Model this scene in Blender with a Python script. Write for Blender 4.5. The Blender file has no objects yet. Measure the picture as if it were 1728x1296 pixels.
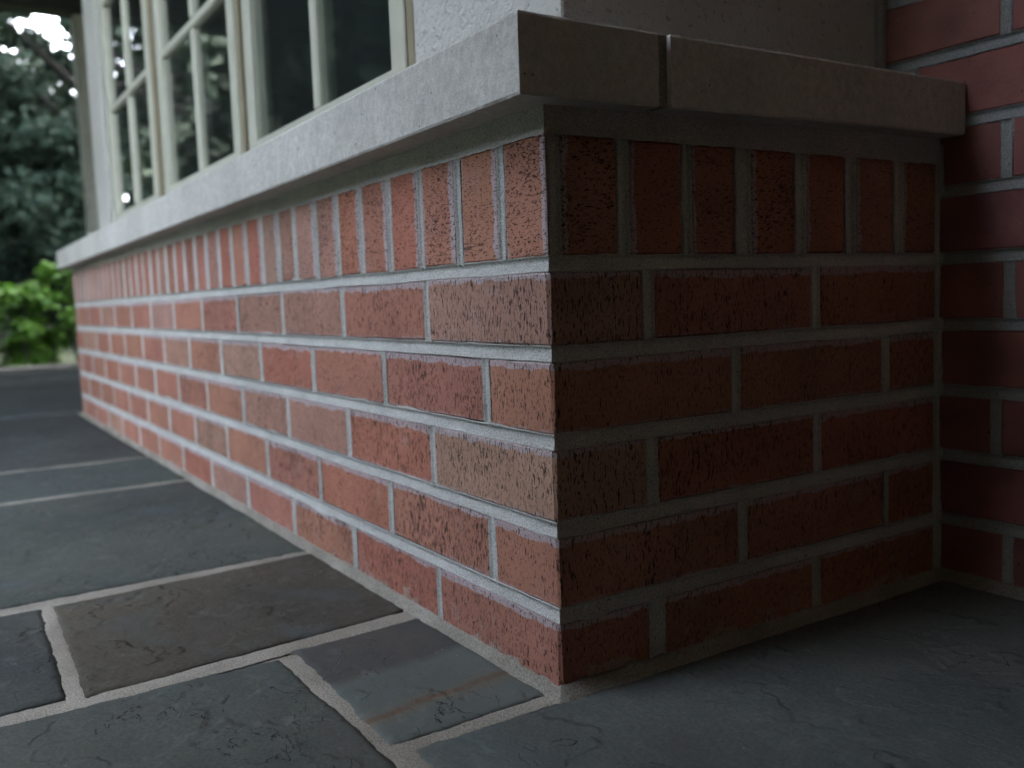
import bpy, bmesh, math, random
import numpy as np
from mathutils import Vector, Matrix, noise as mn

random.seed(11)
rng = np.random.default_rng(7)
R = math.radians
S = bpy.context.scene
COL = S.collection

# ------------------------------------------------------------------ camera
cd = bpy.data.cameras.new('camera')
cam = bpy.data.objects.new('camera', cd)
COL.objects.link(cam)
cam.location = (0.56916, -0.39698, 0.31450)
cam.rotation_euler = (R(84.6455), R(2.0314), R(57.3966))
cd.sensor_width = 36.0
cd.lens = 36.0 * 1561.03 / 1728.0
cd.clip_start = 0.02
cd.clip_end = 600
cd.dof.use_dof = True
cd.dof.focus_distance = 0.72
cd.dof.aperture_fstop = 5.6
S.camera = cam

# ------------------------------------------------------------------ sky, sun, exposure
SUN_EL, SUN_AZ = 52.0, 112.0          # azimuth of the sun measured from +x towards +y
W = bpy.data.worlds.new('World')
S.world = W
W.use_nodes = True
wn = W.node_tree.nodes
wl = W.node_tree.links
sky = wn.new('ShaderNodeTexSky')
sky.sky_type = 'NISHITA'
sky.sun_disc = False
sky.sun_elevation = R(SUN_EL)
sky.sun_rotation = R(90 - SUN_AZ)
sky.air_density = 1.0
sky.dust_density = 5.0
sky.ozone_density = 0.6
wn['Background'].inputs[1].default_value = 0.15
# thin cloud cover greys the blue evenly over the whole dome
grey = wn.new('ShaderNodeRGBToBW')
wl.new(sky.outputs[0], grey.inputs[0])
cover = wn.new('ShaderNodeMix'); cover.data_type = 'RGBA'; cover.inputs['Factor'].default_value = .56
wl.new(sky.outputs[0], cover.inputs[6]); wl.new(grey.outputs[0], cover.inputs[7])
wl.new(cover.outputs[2], wn['Background'].inputs[0])

sl = bpy.data.lights.new('sun', 'SUN')
sl.energy = 0.5
sl.angle = R(25)
sl.color = (1.0, 0.95, 0.88)
sun = bpy.data.objects.new('sun', sl)
COL.objects.link(sun)
sd = Vector((math.cos(R(SUN_EL)) * math.cos(R(SUN_AZ)), math.cos(R(SUN_EL)) * math.sin(R(SUN_AZ)), math.sin(R(SUN_EL))))
sun.rotation_euler = sd.to_track_quat('Z', 'Y').to_euler()
sun.location = sd * 30

S.view_settings.view_transform = 'Standard'
S.view_settings.look = 'None'
S.view_settings.gamma = 1.0
S.view_settings.use_curve_mapping = False
S.view_settings.exposure = 5.05
S.render.engine = 'CYCLES'
S.cycles.max_bounces = 5
S.cycles.adaptive_threshold = 0.025
S.cycles.diffuse_bounces = 4
S.cycles.use_denoising = True
S.cycles.transparent_max_bounces = 12

# ------------------------------------------------------------------ helpers
def tag(o, label=None, cat=None, group=None, kind=None):
    if label: o['label'] = label
    if cat: o['category'] = cat
    if group: o['group'] = group
    if kind or cat: o['kind'] = kind or 'thing'
    return o

def link(name, me, mat=None, parent=None):
    o = bpy.data.objects.new(name, me)
    COL.objects.link(o)
    if mat is not None and me is not None and not me.materials:
        me.materials.append(mat)
    if parent is not None:
        o.parent = parent
    return o

def empty(name, loc=(0, 0, 0)):
    o = bpy.data.objects.new(name, None)
    COL.objects.link(o)
    o.location = loc
    return o

def pyd(name, v, f, smooth=False):
    me = bpy.data.meshes.new(name)
    me.from_pydata(v, [], f)
    if smooth:
        me.polygons.foreach_set('use_smooth', [True] * len(me.polygons))
    me.update()
    return me

def fn(x, y=0.0, z=0.0, f=1.0):
    return mn.noise(Vector((x * f, y * f, z * f)))

def box_mesh(name, x0, x1, y0, y1, z0, z1, bevel=0.0, seg=1):
    bm = bmesh.new()
    bmesh.ops.create_cube(bm, size=1.0)
    for v in bm.verts:
        v.co = Vector((x0 + (v.co.x + .5) * (x1 - x0), y0 + (v.co.y + .5) * (y1 - y0), z0 + (v.co.z + .5) * (z1 - z0)))
    if bevel:
        bmesh.ops.bevel(bm, geom=bm.edges[:], offset=bevel, segments=seg, affect='EDGES', profile=.5)
    me = bpy.data.meshes.new(name)
    bm.to_mesh(me); bm.free()
    return me

def boxes_mesh(name, boxes, bevel=0.0):
    bm = bmesh.new()
    for (x0, x1, y0, y1, z0, z1) in boxes:
        r = bmesh.ops.create_cube(bm, size=1.0)
        for v in r['verts']:
            v.co = Vector((x0 + (v.co.x + .5) * (x1 - x0), y0 + (v.co.y + .5) * (y1 - y0), z0 + (v.co.z + .5) * (z1 - z0)))
    if bevel:
        bmesh.ops.bevel(bm, geom=bm.edges[:], offset=bevel, segments=1, affect='EDGES')
    me = bpy.data.meshes.new(name)
    bm.to_mesh(me); bm.free()
    return me

# ------------------------------------------------------------------ materials
class NT:
    def __init__(self, name):
        self.m = bpy.data.materials.new(name)
        self.m.use_nodes = True
        self.n = self.m.node_tree.nodes
        self.l = self.m.node_tree.links
        self.b = self.n['Principled BSDF']
        self.b.inputs['Specular IOR Level'].default_value = 0.3
    def add(self, t, **kw):
        x = self.n.new(t)
        for k, v in kw.items():
            if k in x.bl_rna.properties: setattr(x, k, v)
            else: x.inputs[k].default_value = v
        return x
    def set(self, sock, val):
        if hasattr(val, 'is_linked') or hasattr(val, 'links'): self.l.new(val, sock)
        else: sock.default_value = val
    def noise(self, vec, scale, detail=3, rough=.55, dist=0.0):
        x = self.n.new('ShaderNodeTexNoise')
        if vec is not None: self.l.new(vec, x.inputs['Vector'])
        x.inputs['Scale'].default_value = scale
        x.inputs['Detail'].default_value = detail
        x.inputs['Roughness'].default_value = rough
        x.inputs['Distortion'].default_value = dist
        return x.outputs['Fac']
    def voro(self, vec, scale, feature='F1', rand=1.0):
        x = self.n.new('ShaderNodeTexVoronoi'); x.feature = feature
        self.l.new(vec, x.inputs['Vector'])
        x.inputs['Scale'].default_value = scale
        x.inputs['Randomness'].default_value = rand
        return x.outputs['Distance']
    def ss(self, v, a, b, lo=0.0, hi=1.0):
        x = self.n.new('ShaderNodeMapRange'); x.interpolation_type = 'SMOOTHSTEP'
        self.set(x.inputs['Value'], v)
        for i, q in zip(('From Min', 'From Max', 'To Min', 'To Max'), (a, b, lo, hi)): self.set(x.inputs[i], q)
        return x.outputs['Result']
    def math(self, op, a, b=0.0, c=0.0, clamp=False):
        x = self.n.new('ShaderNodeMath'); x.operation = op; x.use_clamp = clamp
        for i, q in enumerate((a, b, c)): self.set(x.inputs[i], q)
        return x.outputs[0]
    def mix(self, fac, a, b, mode='MIX'):
        x = self.n.new('ShaderNodeMix'); x.data_type = 'RGBA'; x.blend_type = mode
        self.set(x.inputs['Factor'], fac)
        for i, q in ((6, a), (7, b)):
            if isinstance(q, tuple): x.inputs[i].default_value = (*q[:3], 1)
            else: self.l.new(q, x.inputs[i])
        return x.outputs[2]
    def map(self, vec, scale=(1, 1, 1), loc=(0, 0, 0)):
        x = self.n.new('ShaderNodeMapping')
        self.l.new(vec, x.inputs[0])
        self.set(x.inputs['Scale'], scale)
        self.set(x.inputs['Location'], loc)
        return x.outputs[0]
    def vadd(self, a, b):
        x = self.n.new('ShaderNodeVectorMath'); x.operation = 'ADD'
        self.l.new(a, x.inputs[0]); self.l.new(b, x.inputs[1])
        return x.outputs[0]
    def bump(self, h, strength, dist, prev=None):
        x = self.n.new('ShaderNodeBump')
        self.set(x.inputs['Height'], h)
        x.inputs['Strength'].default_value = strength
        x.inputs['Distance'].default_value = dist
        if prev is not None: self.l.new(prev, x.inputs['Normal'])
        return x.outputs[0]
    def coords(self, kind='Object', rand=True):
        t = self.n.new('ShaderNodeTexCoord')
        v = t.outputs[kind]
        if not rand: return v
        o = self.n.new('ShaderNodeObjectInfo')
        c = self.n.new('ShaderNodeCombineXYZ')
        for i, k in enumerate((37.0, 91.0, 53.0)):
            self.l.new(self.math('MULTIPLY', o.outputs['Random'], k), c.inputs[i])
        return self.vadd(v, c.outputs[0])
    def out(self, col=None, rough=None, normal=None):
        if col is not None: self.set(self.b.inputs['Base Color'], col if not isinstance(col, tuple) else (*col[:3], 1))
        if rough is not None: self.set(self.b.inputs['Roughness'], rough)
        if normal is not None: self.l.new(normal, self.b.inputs['Normal'])
        return self.m

def mat_brick():
    t = NT('wire_cut_brick')
    oi = t.n.new('ShaderNodeObjectInfo')
    tc = t.n.new('ShaderNodeTexCoord').outputs['Object']
    v = t.coords()
    warp = t.noise(v, 60, 2)
    # dragged pits of the wire cut, long across the bed height
    p1a = t.noise(t.map(v, (560, 560, 125)), 1.0, 2.5, .6, .35)
    p1b = t.noise(t.map(v, (430, 430, 250)), 1.0, 3, .62, .9)
    row = t.math('MINIMUM', oi.outputs['Object Index'], 1.0)
    p1 = t.math('ADD', t.math('MULTIPLY', p1a, t.math('SUBTRACT', 1.0, row)), t.math('MULTIPLY', p1b, row))
    p2 = t.noise(t.map(v, (760, 760, 230)), 1.0, 1.5, .5, .2)
    dens = t.noise(v, 22, 2)
    r2 = t.math('FRACT', t.math('MULTIPLY', oi.outputs['Random'], 41.7))
    thr = t.math('ADD', t.ss(dens, .3, .75, .625, .555), t.math('MULTIPLY', t.math('SUBTRACT', r2, .45), .075))
    pit = t.ss(t.math('SUBTRACT', p1, thr), 0.0, .035)
    pit2 = t.ss(p2, .625, .655)
    pits = t.math('MAXIMUM', pit, t.math('MULTIPLY', pit2, .9))
    # long hairline drags
    h = t.noise(t.map(v, (150, 150, 5)), 1.0, 1, .5)
    hair = t.math('MULTIPLY', t.ss(t.math('ABSOLUTE', t.math('SUBTRACT', h, .5)), .0, .006, 1, 0), t.ss(t.noise(v, 45, 1), .56, .62))
    dark = t.math('MAXIMUM', pits, t.math('MULTIPLY', hair, .8))
    big = t.noise(v, 9, 3)
    fine = t.noise(v, 420, 2)
    tone = t.math('ADD', t.math('MULTIPLY', big, .5), t.math('MULTIPLY', fine, .35))
    base = t.mix(1.0, oi.outputs['Color'], t.mix(t.ss(tone, .2, .65), (.72, .70, .68), (1.18, 1.16, 1.15)), 'MULTIPLY')
    # mortar film left along the bed edges
    sx = t.n.new('ShaderNodeSeparateXYZ'); t.l.new(tc, sx.inputs[0])
    edge = t.math('ADD', sx.outputs[2], t.math('MULTIPLY', t.math('SUBTRACT', t.noise(t.map(v, (55, 55, 20)), 1, 3), .5), .011))
    rnd = t.math('FRACT', t.math('MULTIPLY', oi.outputs['Random'], 17.3))
    amt = t.ss(rnd, .05, .6, .0235, .0205)
    film = t.math('MULTIPLY', t.ss(t.math('SUBTRACT', edge, amt), -.0004, .0012), t.ss(fine, .25, .6, .45, .78))
    film2 = t.math('MULTIPLY', t.ss(t.math('SUBTRACT', t.math('MULTIPLY', edge, -1.0), .0245), 0, .002), .35)
    film = t.math('MAXIMUM', film, film2)
    base = t.mix(film, base, (.42, .375, .385))
    cloud = t.math('MULTIPLY', t.ss(t.noise(v, 30, 4, .65), .56, .75), .22)
    base = t.mix(cloud, base, (.38, .33, .31))
    gp = t.n.new('ShaderNodeNewGeometry').outputs['Position']
    gz = t.n.new('ShaderNodeSeparateXYZ'); t.l.new(gp, gz.inputs[0])
    spl = t.math('ADD', t.noise(t.map(gp, (28, 28, 40)), 1.0, 5, .68, .6), t.ss(gz.outputs[2], .008, .045, .10, -.12))
    base = t.mix(t.math('MULTIPLY', t.ss(spl, .60, .68), .6), base, (.34, .30, .245))
    grain = t.ss(t.voro(v, 330), .06, .12, 1, 0)
    grain = t.math('MULTIPLY', grain, t.ss(t.noise(v, 130, 1), .58, .62))
    base = t.mix(t.math('MULTIPLY', grain, .6), base, (.55, .50, .44))
    col = t.mix(t.math('MULTIPLY', dark, .9), base, (.022, .014, .012))
    hgt = t.math('ADD', t.math('MULTIPLY', dark, -1.0), t.math('MULTIPLY', fine, .25))
    nb = t.bump(hgt, .7, .0012)
    nb = t.bump(big, .25, .004, nb)
    return t.out(col, .88, nb)

def mat_brick_smooth():
    t = NT('smooth_brick')
    oi = t.n.new('ShaderNodeObjectInfo')
    v = t.coords()
    big = t.noise(v, 12, 4)
    fine = t.noise(v, 260, 3)
    col = t.mix(1.0, oi.outputs['Color'], t.mix(t.ss(big, .25, .75), (.66, .64, .66), (1.3, 1.26, 1.2)), 'MULTIPLY')
    spot = t.math('MULTIPLY', t.ss(t.voro(v, 70), .07, .1, 1, 0), t.ss(t.noise(v, 31, 1), .6, .63))
    col = t.mix(t.math('MULTIPLY', spot, .6), col, (.5, .42, .38))
    pit = t.ss(t.noise(v, 190, 2), .70, .74)
    col = t.mix(pit, col, (.03, .018, .016))
    nb = t.bump(t.math('SUBTRACT', t.math('ADD', fine, t.math('MULTIPLY', big, 1.2)), pit), .4, .0012)
    return t.out(col, .72, nb)

def mat_mortar(name, c1, c2, speck=.25, scale=1.0, dirt=.35):
    t = NT(name)
    v = t.n.new('ShaderNodeTexCoord').outputs['Object']
    big = t.noise(v, 14 * scale, 4)
    sand = t.noise(v, 760 * scale, 3, .75)
    sand2 = t.voro(v, 620 * scale)
    col = t.mix(t.ss(big, .3, .7), c1, c2)
    col = t.mix(1.0, col, t.mix(t.ss(sand, .32, .68), (.62, .62, .61), (1.28, 1.28, 1.27)), 'MULTIPLY')
    hole = t.math('MULTIPLY', t.ss(t.noise(v, 330 * scale, 2, .6), .66, .70), t.ss(t.noise(v, 40, 2), .42, .58))
    col = t.mix(t.math('MULTIPLY', hole, .75), col, (.05, .047, .042))
    stain = t.ss(t.noise(v, 7, 5, .62), .52, .75)
    col = t.mix(t.math('MULTIPLY', stain, dirt), col, tuple(.62 * a for a in c1))
    hgt = t.math('ADD', t.math('ADD', t.math('MULTIPLY', sand, .6), t.math('MULTIPLY', sand2, .5)), t.math('MULTIPLY', hole, -1.2))
    nb = t.bump(hgt, .6, .0012)
    return t.out(col, .95, nb)

def mat_cast_stone():
    t = NT('cast_stone')
    v = t.n.new('ShaderNodeTexCoord').outputs['Object']
    big = t.noise(v, 6, 4, .6)
    fine = t.noise(v, 620, 3, .75)
    mid = t.noise(v, 130, 4, .65)
    col = t.mix(t.ss(big, .3, .7), (.44, .42, .375), (.53, .51, .46))
    col = t.mix(1.0, col, t.mix(t.ss(fine, .3, .7), (.86, .86, .86), (1.11, 1.11, 1.11)), 'MULTIPLY')
    col = t.mix(1.0, col, t.mix(t.ss(mid, .3, .7), (.87, .87, .86), (1.09, 1.09, 1.09)), 'MULTIPLY')
    blot = t.ss(t.noise(t.map(v, (9, 9, 5)), 1.0, 6, .7, .8), .50, .72)
    col = t.mix(t.math('MULTIPLY', blot, .10), col, (.30, .285, .25))
    pit = t.math('MULTIPLY', t.ss(t.voro(v, 120), .10, .15, 1, 0), t.ss(t.noise(v, 37, 2), .58, .62))
    col = t.mix(t.math('MULTIPLY', pit, .8), col, (.08, .075, .07))
    nb = t.bump(t.math('SUBTRACT', t.math('ADD', fine, t.math('MULTIPLY', mid, .8)), pit), .45, .0009)
    return t.out(col, .9, nb)

def mat_stucco():
    t = NT('sand_stucco')
    v = t.n.new('ShaderNodeTexCoord').outputs['Object']
    lump = t.noise(v, 120, 4, .6, .25)
    fine = t.noise(v, 520, 3, .65)
    pit = t.ss(t.noise(v, 170, 2, .6, .4), .62, .69)
    big = t.noise(v, 3, 3)
    col = t.mix(t.ss(big, .3, .7), (.47, .45, .40), (.53, .515, .47))
    col = t.mix(t.math('MULTIPLY', pit, .45), col, (.16, .15, .13))
    h = t.math('ADD', t.math('MULTIPLY', lump, 2.2), t.math('SUBTRACT', t.math('MULTIPLY', fine, .5), pit))
    nb = t.bump(h, .8, .0034)
    return t.out(col, .95, nb)

def mat_flag(name='bluestone', band=False):
    t = NT(name)
    oi = t.n.new('ShaderNodeObjectInfo')
    tc = t.n.new('ShaderNodeTexCoord').outputs['Object']
    v = t.coords()
    big = t.noise(v, 3.2, 4, .6, .5)
    mid = t.noise(t.map(v, (9, 20, 14)), 1.0, 5, .62, .6)
    fine = t.noise(v, 330, 3, .7)
    base = oi.outputs['Color']
    col = t.mix(1.0, base, t.mix(t.ss(big, .25, .75), (.74, .76, .80), (1.28, 1.24, 1.18)), 'MULTIPLY')
    col = t.mix(1.0, col, t.mix(t.ss(fine, .3, .7), (.82, .82, .82), (1.16, 1.16, 1.16)), 'MULTIPLY')
    col = t.mix(t.math('MULTIPLY', t.ss(mid, .5, .75), .45), col, (.075, .066, .058))
    col = t.mix(t.math('MULTIPLY', t.ss(t.noise(v, 5.5, 4, .6, 1.2), .52, .7), .55), col, (.070, .086, .086))
    if band:
        s = t.n.new('ShaderNodeSeparateXYZ'); t.l.new(tc, s.inputs[0])
        wob = t.math('MULTIPLY', t.math('SUBTRACT', t.noise(v, 22, 4), .5), .022)
        X = t.math('ADD', t.math('ADD', s.outputs[0], t.math('MULTIPLY', s.outputs[1], .10)), wob)
        # dark plum third at the far side, grey-green field, rust vein
        far = t.ss(X, -.155, -.135, 1, 0)
        col = t.mix(far, t.mix(t.ss(big, .3, .7), (.078, .088, .080), (.104, .113, .100)), t.mix(t.ss(mid, .35, .7), (.058, .058, .055), (.072, .066, .057)))
        d = t.math('ABSOLUTE', t.math('ADD', X, .0715))
        vein = t.ss(d, .0012, .0075, 1, 0)
        halo = t.math('MULTIPLY', t.ss(t.math('ADD', X, .069), .0, .022, 1, 0), t.ss(X, -.078, -.070))
        ha2 = t.math('MULTIPLY', t.ss(d, .004, .02, 1, 0), .6)
        col = t.mix(t.math('MULTIPLY', t.math('MAXIMUM', halo, ha2), .35), col, (.14, .105, .06))
        col = t.mix(t.math('MULTIPLY', vein, t.ss(t.noise(v, 60, 3), .25, .65, .35, .9)), col, (.108, .066, .043))
    # pale dust and tiny grit
    dust = t.math('MULTIPLY', t.ss(t.noise(v, 40, 5, .7), .52, .78), .25)
    col = t.mix(dust, col, (.20, .20, .19))
    grit = t.math('MULTIPLY', t.ss(t.voro(v, 95), .05, .08, 1, 0), t.ss(t.noise(v, 29, 1), .63, .65))
    col = t.mix(t.math('MULTIPLY', grit, .55), col, (.42, .41, .38))
    # cleft edges: contour breaks of a slow field
    cl = t.noise(t.map(v, (6.0, 9, 8)), 1.0, 5, .60, .35)
    st = None
    for lv in (.44, .545, .62):
        q = t.ss(cl, lv, lv + .0035)
        st = q if st is None else t.math('ADD', st, q)
    brk = t.ss(t.noise(v, 13, 3), .50, .56)
    st = t.math('MULTIPLY', st, t.math('ADD', .12, t.math('MULTIPLY', brk, .88)))
    ln = t.math('MULTIPLY', t.ss(t.math('ABSOLUTE', t.math('SUBTRACT', cl, .545)), .0, .004, 1, 0), brk)
    ln2 = t.math('MULTIPLY', t.ss(t.math('ABSOLUTE', t.math('SUBTRACT', cl, .62)), .0, .004, 1, 0), t.ss(t.noise(v, 19, 2), .5, .55))
    col = t.mix(t.math('MULTIPLY', t.math('MAXIMUM', ln, ln2), .92), col, (.010, .010, .010))
    h = t.math('ADD', t.math('MULTIPLY', st, 1.0), t.math('MULTIPLY', mid, .35))
    nb = t.bump(h, .5, .0028)
    nb = t.bump(fine, .4, .0009, nb)
    t.b.inputs['Specular IOR Level'].default_value = .10
    return t.out(col, t.ss(big, .2, .8, .74, .86), nb)

def mat_paint(name, c, rough=.5, var=.06, nscale=25):
    t = NT(name)
    v = t.coords()
    n = t.noise(v, nscale, 4)
    col = t.mix(t.ss(n, .3, .7), tuple(a * (1 - var) for a in c), tuple(a * (1 + var) for a in c))
    g = t.noise(t.map(v, (160, 160, 14)), 1, 2)
    return t.out(col, rough, t.bump(g, .08, .0006))

def mat_glass():
    m = bpy.data.materials.new('window_glass'); m.use_nodes = True
    n, l = m.node_tree.nodes, m.node_tree.links
    n.remove(n['Principled BSDF'])
    fr = n.new('ShaderNodeFresnel'); fr.inputs['IOR'].default_value = 1.52
    k = n.new('ShaderNodeMath'); k.operation = 'MULTIPLY'; k.use_clamp = True; k.inputs[1].default_value = 2.1
    l.new(fr.outputs[0], k.inputs[0])
    tr = n.new('ShaderNodeBsdfTransparent'); tr.inputs[0].default_value = (.80, .86, .82, 1)
    gl = n.new('ShaderNodeBsdfGlossy'); gl.inputs['Roughness'].default_value = .006
    no = n.new('ShaderNodeTexNoise'); no.inputs['Scale'].default_value = 4
    tc = n.new('ShaderNodeTexCoord'); l.new(tc.outputs['Object'], no.inputs['Vector'])
    bp = n.new('ShaderNodeBump'); bp.inputs['Strength'].default_value = .05; bp.inputs['Distance'].default_value = .01
    l.new(no.outputs[0], bp.inputs['Height']); l.new(bp.outputs[0], gl.inputs['Normal'])
    mx = n.new('ShaderNodeMixShader')
    l.new(k.outputs[0], mx.inputs[0]); l.new(tr.outputs[0], mx.inputs[1]); l.new(gl.outputs[0], mx.inputs[2])
    df = n.new('ShaderNodeBsdfDiffuse'); df.inputs[0].default_value = (.42, .47, .43, 1)
    m2 = n.new('ShaderNodeMixShader'); m2.inputs[0].default_value = .020          # thin dust film, added to haze and lighten the pane
    l.new(mx.outputs[0], m2.inputs[1]); l.new(df.outputs[0], m2.inputs[2])
    l.new(m2.outputs[0], n['Material Output'].inputs[0])
    return m

def mat_leaf(name, c1, c2, trans=.3, rough=.45):
    t = NT(name)
    g = t.n.new('ShaderNodeNewGeometry')
    r = g.outputs['Random Per Island']
    v = t.n.new('ShaderNodeTexCoord').outputs['Object']
    col = t.mix(t.math('ADD', t.math('MULTIPLY', r, .6), t.math('MULTIPLY', t.noise(v, 1.5, 2), .4)), c1, c2)
    t.out(col, rough)
    tl = t.n.new('ShaderNodeBsdfTranslucent')
    t.l.new(t.mix(1.0, col, (1.3, 1.45, .7), 'MULTIPLY'), tl.inputs[0])
    mx = t.n.new('ShaderNodeMixShader'); mx.inputs[0].default_value = trans
    t.l.new(t.b.outputs[0], mx.inputs[1]); t.l.new(tl.outputs[0], mx.inputs[2])
    t.l.new(mx.outputs[0], t.n['Material Output'].inputs[0])
    return t.m

def mat_ground(name, c1, c2, scale=3.0):
    t = NT(name)
    v = t.n.new('ShaderNodeTexCoord').outputs['Object']
    n = t.noise(v, scale, 6, .65); n2 = t.noise(v, scale * 22, 3)
    col = t.mix(t.ss(n, .3, .7), c1, c2)
    col = t.mix(1.0, col, t.mix(n2, (.6, .6, .6), (1.3, 1.3, 1.3)), 'MULTIPLY')
    return t.out(col, .95, t.bump(n2, .6, .02))

M_BRICK = mat_brick()
M_BRICK2 = mat_brick_smooth()
M_MORTAR = mat_mortar('wall_mortar', (.39, .38, .345), (.48, .47, .43))
M_MORTAR2 = mat_mortar('grey_mortar', (.27, .27, .255), (.35, .345, .325))
M_FLOORM = mat_mortar('floor_mortar', (.20, .18, .145), (.29, .265, .22), scale=.75, dirt=.5)
M_STONE = mat_cast_stone()
M_STUCCO = mat_stucco()
M_FLAG = mat_flag()
M_FLAGB = mat_flag('bluestone_rust_vein', True)
M_CREAM = mat_paint('cream_paint', (.43, .42, .335), .45)
M_BROWN = mat_paint('tan_jamb_paint', (.24, .205, .135), .5)
M_POST = mat_paint('post_paint', (.34, .345, .30), .5)
M_CEIL = mat_paint('porch_ceiling_paint', (.76, .68, .53), .7)
M_BEAM = mat_paint('beam_paint', (.028, .032, .032), .6)
M_FILLWALL = mat_ground('warm_fill_wall', (.78, .65, .44), (.82, .70, .49), 6)  # warm pale tone of the added walls, bounces fill light
M_ROOM = mat_paint('room_paint', (.42, .38, .25), .8)
M_GLASS = mat_glass()
M_LAWN = mat_ground('lawn_soil', (.018, .026, .011), (.03, .04, .016), 1.2)
M_KERB = mat_ground('pale_kerb_stone', (.06, .064, .062), (.085, .09, .085), 5)
M_TREE = mat_leaf('tree_leaf', (.012, .026, .017), (.022, .040, .025), .06, .85)
M_SHRUB = mat_leaf('shrub_leaf', (.030, .085, .010), (.075, .155, .022), .30, .55)
M_BARK = mat_ground('bark', (.010, .010, .009), (.018, .017, .015), 8)

# ------------------------------------------------------------------ dimensions of the masonry
P = 0.0677                       # course height
JB, JH = 0.0110, 0.0096          # bed and head joint widths
BL, BW, BH = 0.1925, 0.092, P - JB
U_END, V_END, Y_R = 2.502, 0.4835, 0.495
RL0, RL1 = 5 * P + JB / 2, 0.4350       # rowlock bottom and top
Z_SILL = 0.4540
ZF = 0.003                       # top of the flagstones

# ------------------------------------------------------------------ ground, paving
g = link('ground', box_mesh('ground', -90, 90, -90, 90, -.6, -.16), M_LAWN)
tag(g, kind='structure')
pave = link('paving', box_mesh('paving', -4.14, 1.28, -1.9, 3.2, -.3, ZF - .0035), M_FLOORM)
tag(pave, kind='structure')
kb = link('kerb', box_mesh('kerb', -5.05, -4.15, -2.2, 3.2, -.3, .038, .012), M_KERB)
tag(kb, kind='structure')

def flag_mesh(name, c, res, seed, amp=.0016, th=.03):
    """slab from four corners (x,y): cleft top as a displaced grid, wavering edges, skirt."""
    a, b, d, e = [Vector((p[0], p[1], 0)) for p in c]      # a (x0,y0) b (x0,y1) d (x1,y1) e (x1,y0)
    nx = max(3, int((e - a).length / res)); ny = max(3, int((b - a).length / res))
    vs, fs = [], []
    for i in range(nx + 1):
        for j in range(ny + 1):
            s, t = i / nx, j / ny
            p = (a * (1 - s) + e * s) * (1 - t) + (b * (1 - s) + d * s) * t
            ed = min(s * (e - a).length, (1 - s) * (e - a).length, t * (b - a).length, (1 - t) * (b - a).length)
            x, y = p.x, p.y
            if ed < 1e-6:
                x += .0028 * fn(p.x, p.y, seed, 34) + .0012 * fn(p.x, p.y, seed + 5, 150)
                y += .0028 * fn(p.x, p.y, seed + 9, 34) + .0012 * fn(p.x, p.y, seed + 14, 150)
            h = fn(p.x * 1.0, p.y * 1.7, seed, 7) + .5 * fn(p.x, p.y, seed + 3, 23)
            st = math.floor(h * 3.2) / 3.2
            fr = h * 3.2 - math.floor(h * 3.2)
            st += min(1, max(0, (fr - .82) / .18)) / 3.2
            z = ZF + amp * (.75 * st + .35 * h) + .0004 * fn(p.x, p.y, seed, 120)
            if ed < .004: z -= .0014 * (1 - ed / .004) ** 2
            vs.append((x, y, z))
    W1 = ny + 1
    for i in range(nx):
        for j in range(ny):
            fs.append((i * W1 + j, (i + 1) * W1 + j, (i + 1) * W1 + j + 1, i * W1 + j + 1))
    loop = [i * W1 for i in range(nx + 1)] + [nx * W1 + j for j in range(1, ny + 1)] + [i * W1 + ny for i in range(nx - 1, -1, -1)] + [j for j in range(ny - 1, 0, -1)]
    n0 = len(vs)
    for k in loop: vs.append((vs[k][0], vs[k][1], ZF - th))
    for k in range(len(loop)):
        q = (k + 1) % len(loop)
        fs.append((loop[q], loop[k], n0 + k, n0 + q))
    me = pyd(name, vs, fs, True)
    return me

def rect(x0, x1, y0, y1): return [(x0, y0), (x0, y1), (x1, y1), (x1, y0)]
FK = .90
BLUE, BROWN, GREEN, DARK = (.068, .077, .073), (.070, .064, .054), (.078, .088, .079), (.046, .052, .058)
flags = [
    ([(-.5125, -.300), (-.5345, -.0048), (-.268, -.0044), (-.2395, -.306)], BROWN, .0045, 'brown'),
    ([(-.2257, -.134), (-.2368, -.0044), (-.0165, -.0044), (-.0118, -.139)], GREEN, .0035, 'vein'),
    ([(-.2165, -.74), (-.2175, -.1525), (.34, -.146), (.34, -.74)], BLUE, .0055, 'C'),
    ([(-.516, -.77), (-.514, -.3135), (-.2495, -.3205), (-.231, -.77)], (.062, .068, .067), .006, 'D'),
    ([(-1.156, -.62), (-1.160, -.0052), (-.5525, -.0052), (-.545, -.62)], BLUE, .006, 'E'),
    ([(-1.512, -.60), (-1.500, -.006), (-1.186, -.0055), (-1.178, -.60)], (.066, .080, .080), .008, 'F'),
    ([(-2.62, -.70), (-2.60, -.006), (-1.523, -.006), (-1.534, -.70)], (.054, .061, .064), .012, 'G'),
    ([(-3.79, -.60), (-3.78, .34), (-2.635, .34), (-2.635, -.60)], (.060, .068, .074), .03, 'G'),
    ([(-4.13, -.60), (-4.13, .34), (-3.81, .34), (-3.81, -.60)], (.07, .078, .082), .03, 'G'),
    ([(.0040, -.1295), (.0078, .4870), (.78, .4865), (.78, -.126)], (.100, .110, .108), .005, 'H'),
    ([(.358, -.74), (.358, -.145), (.78, -.143), (.78, -.74)], (.054, .062, .068), .012, 'K'),
    ([(.796, -.74), (.796, .4865), (1.27, .4865), (1.27, -.74)], (.06, .066, .068), .02, 'K'),
]
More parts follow.
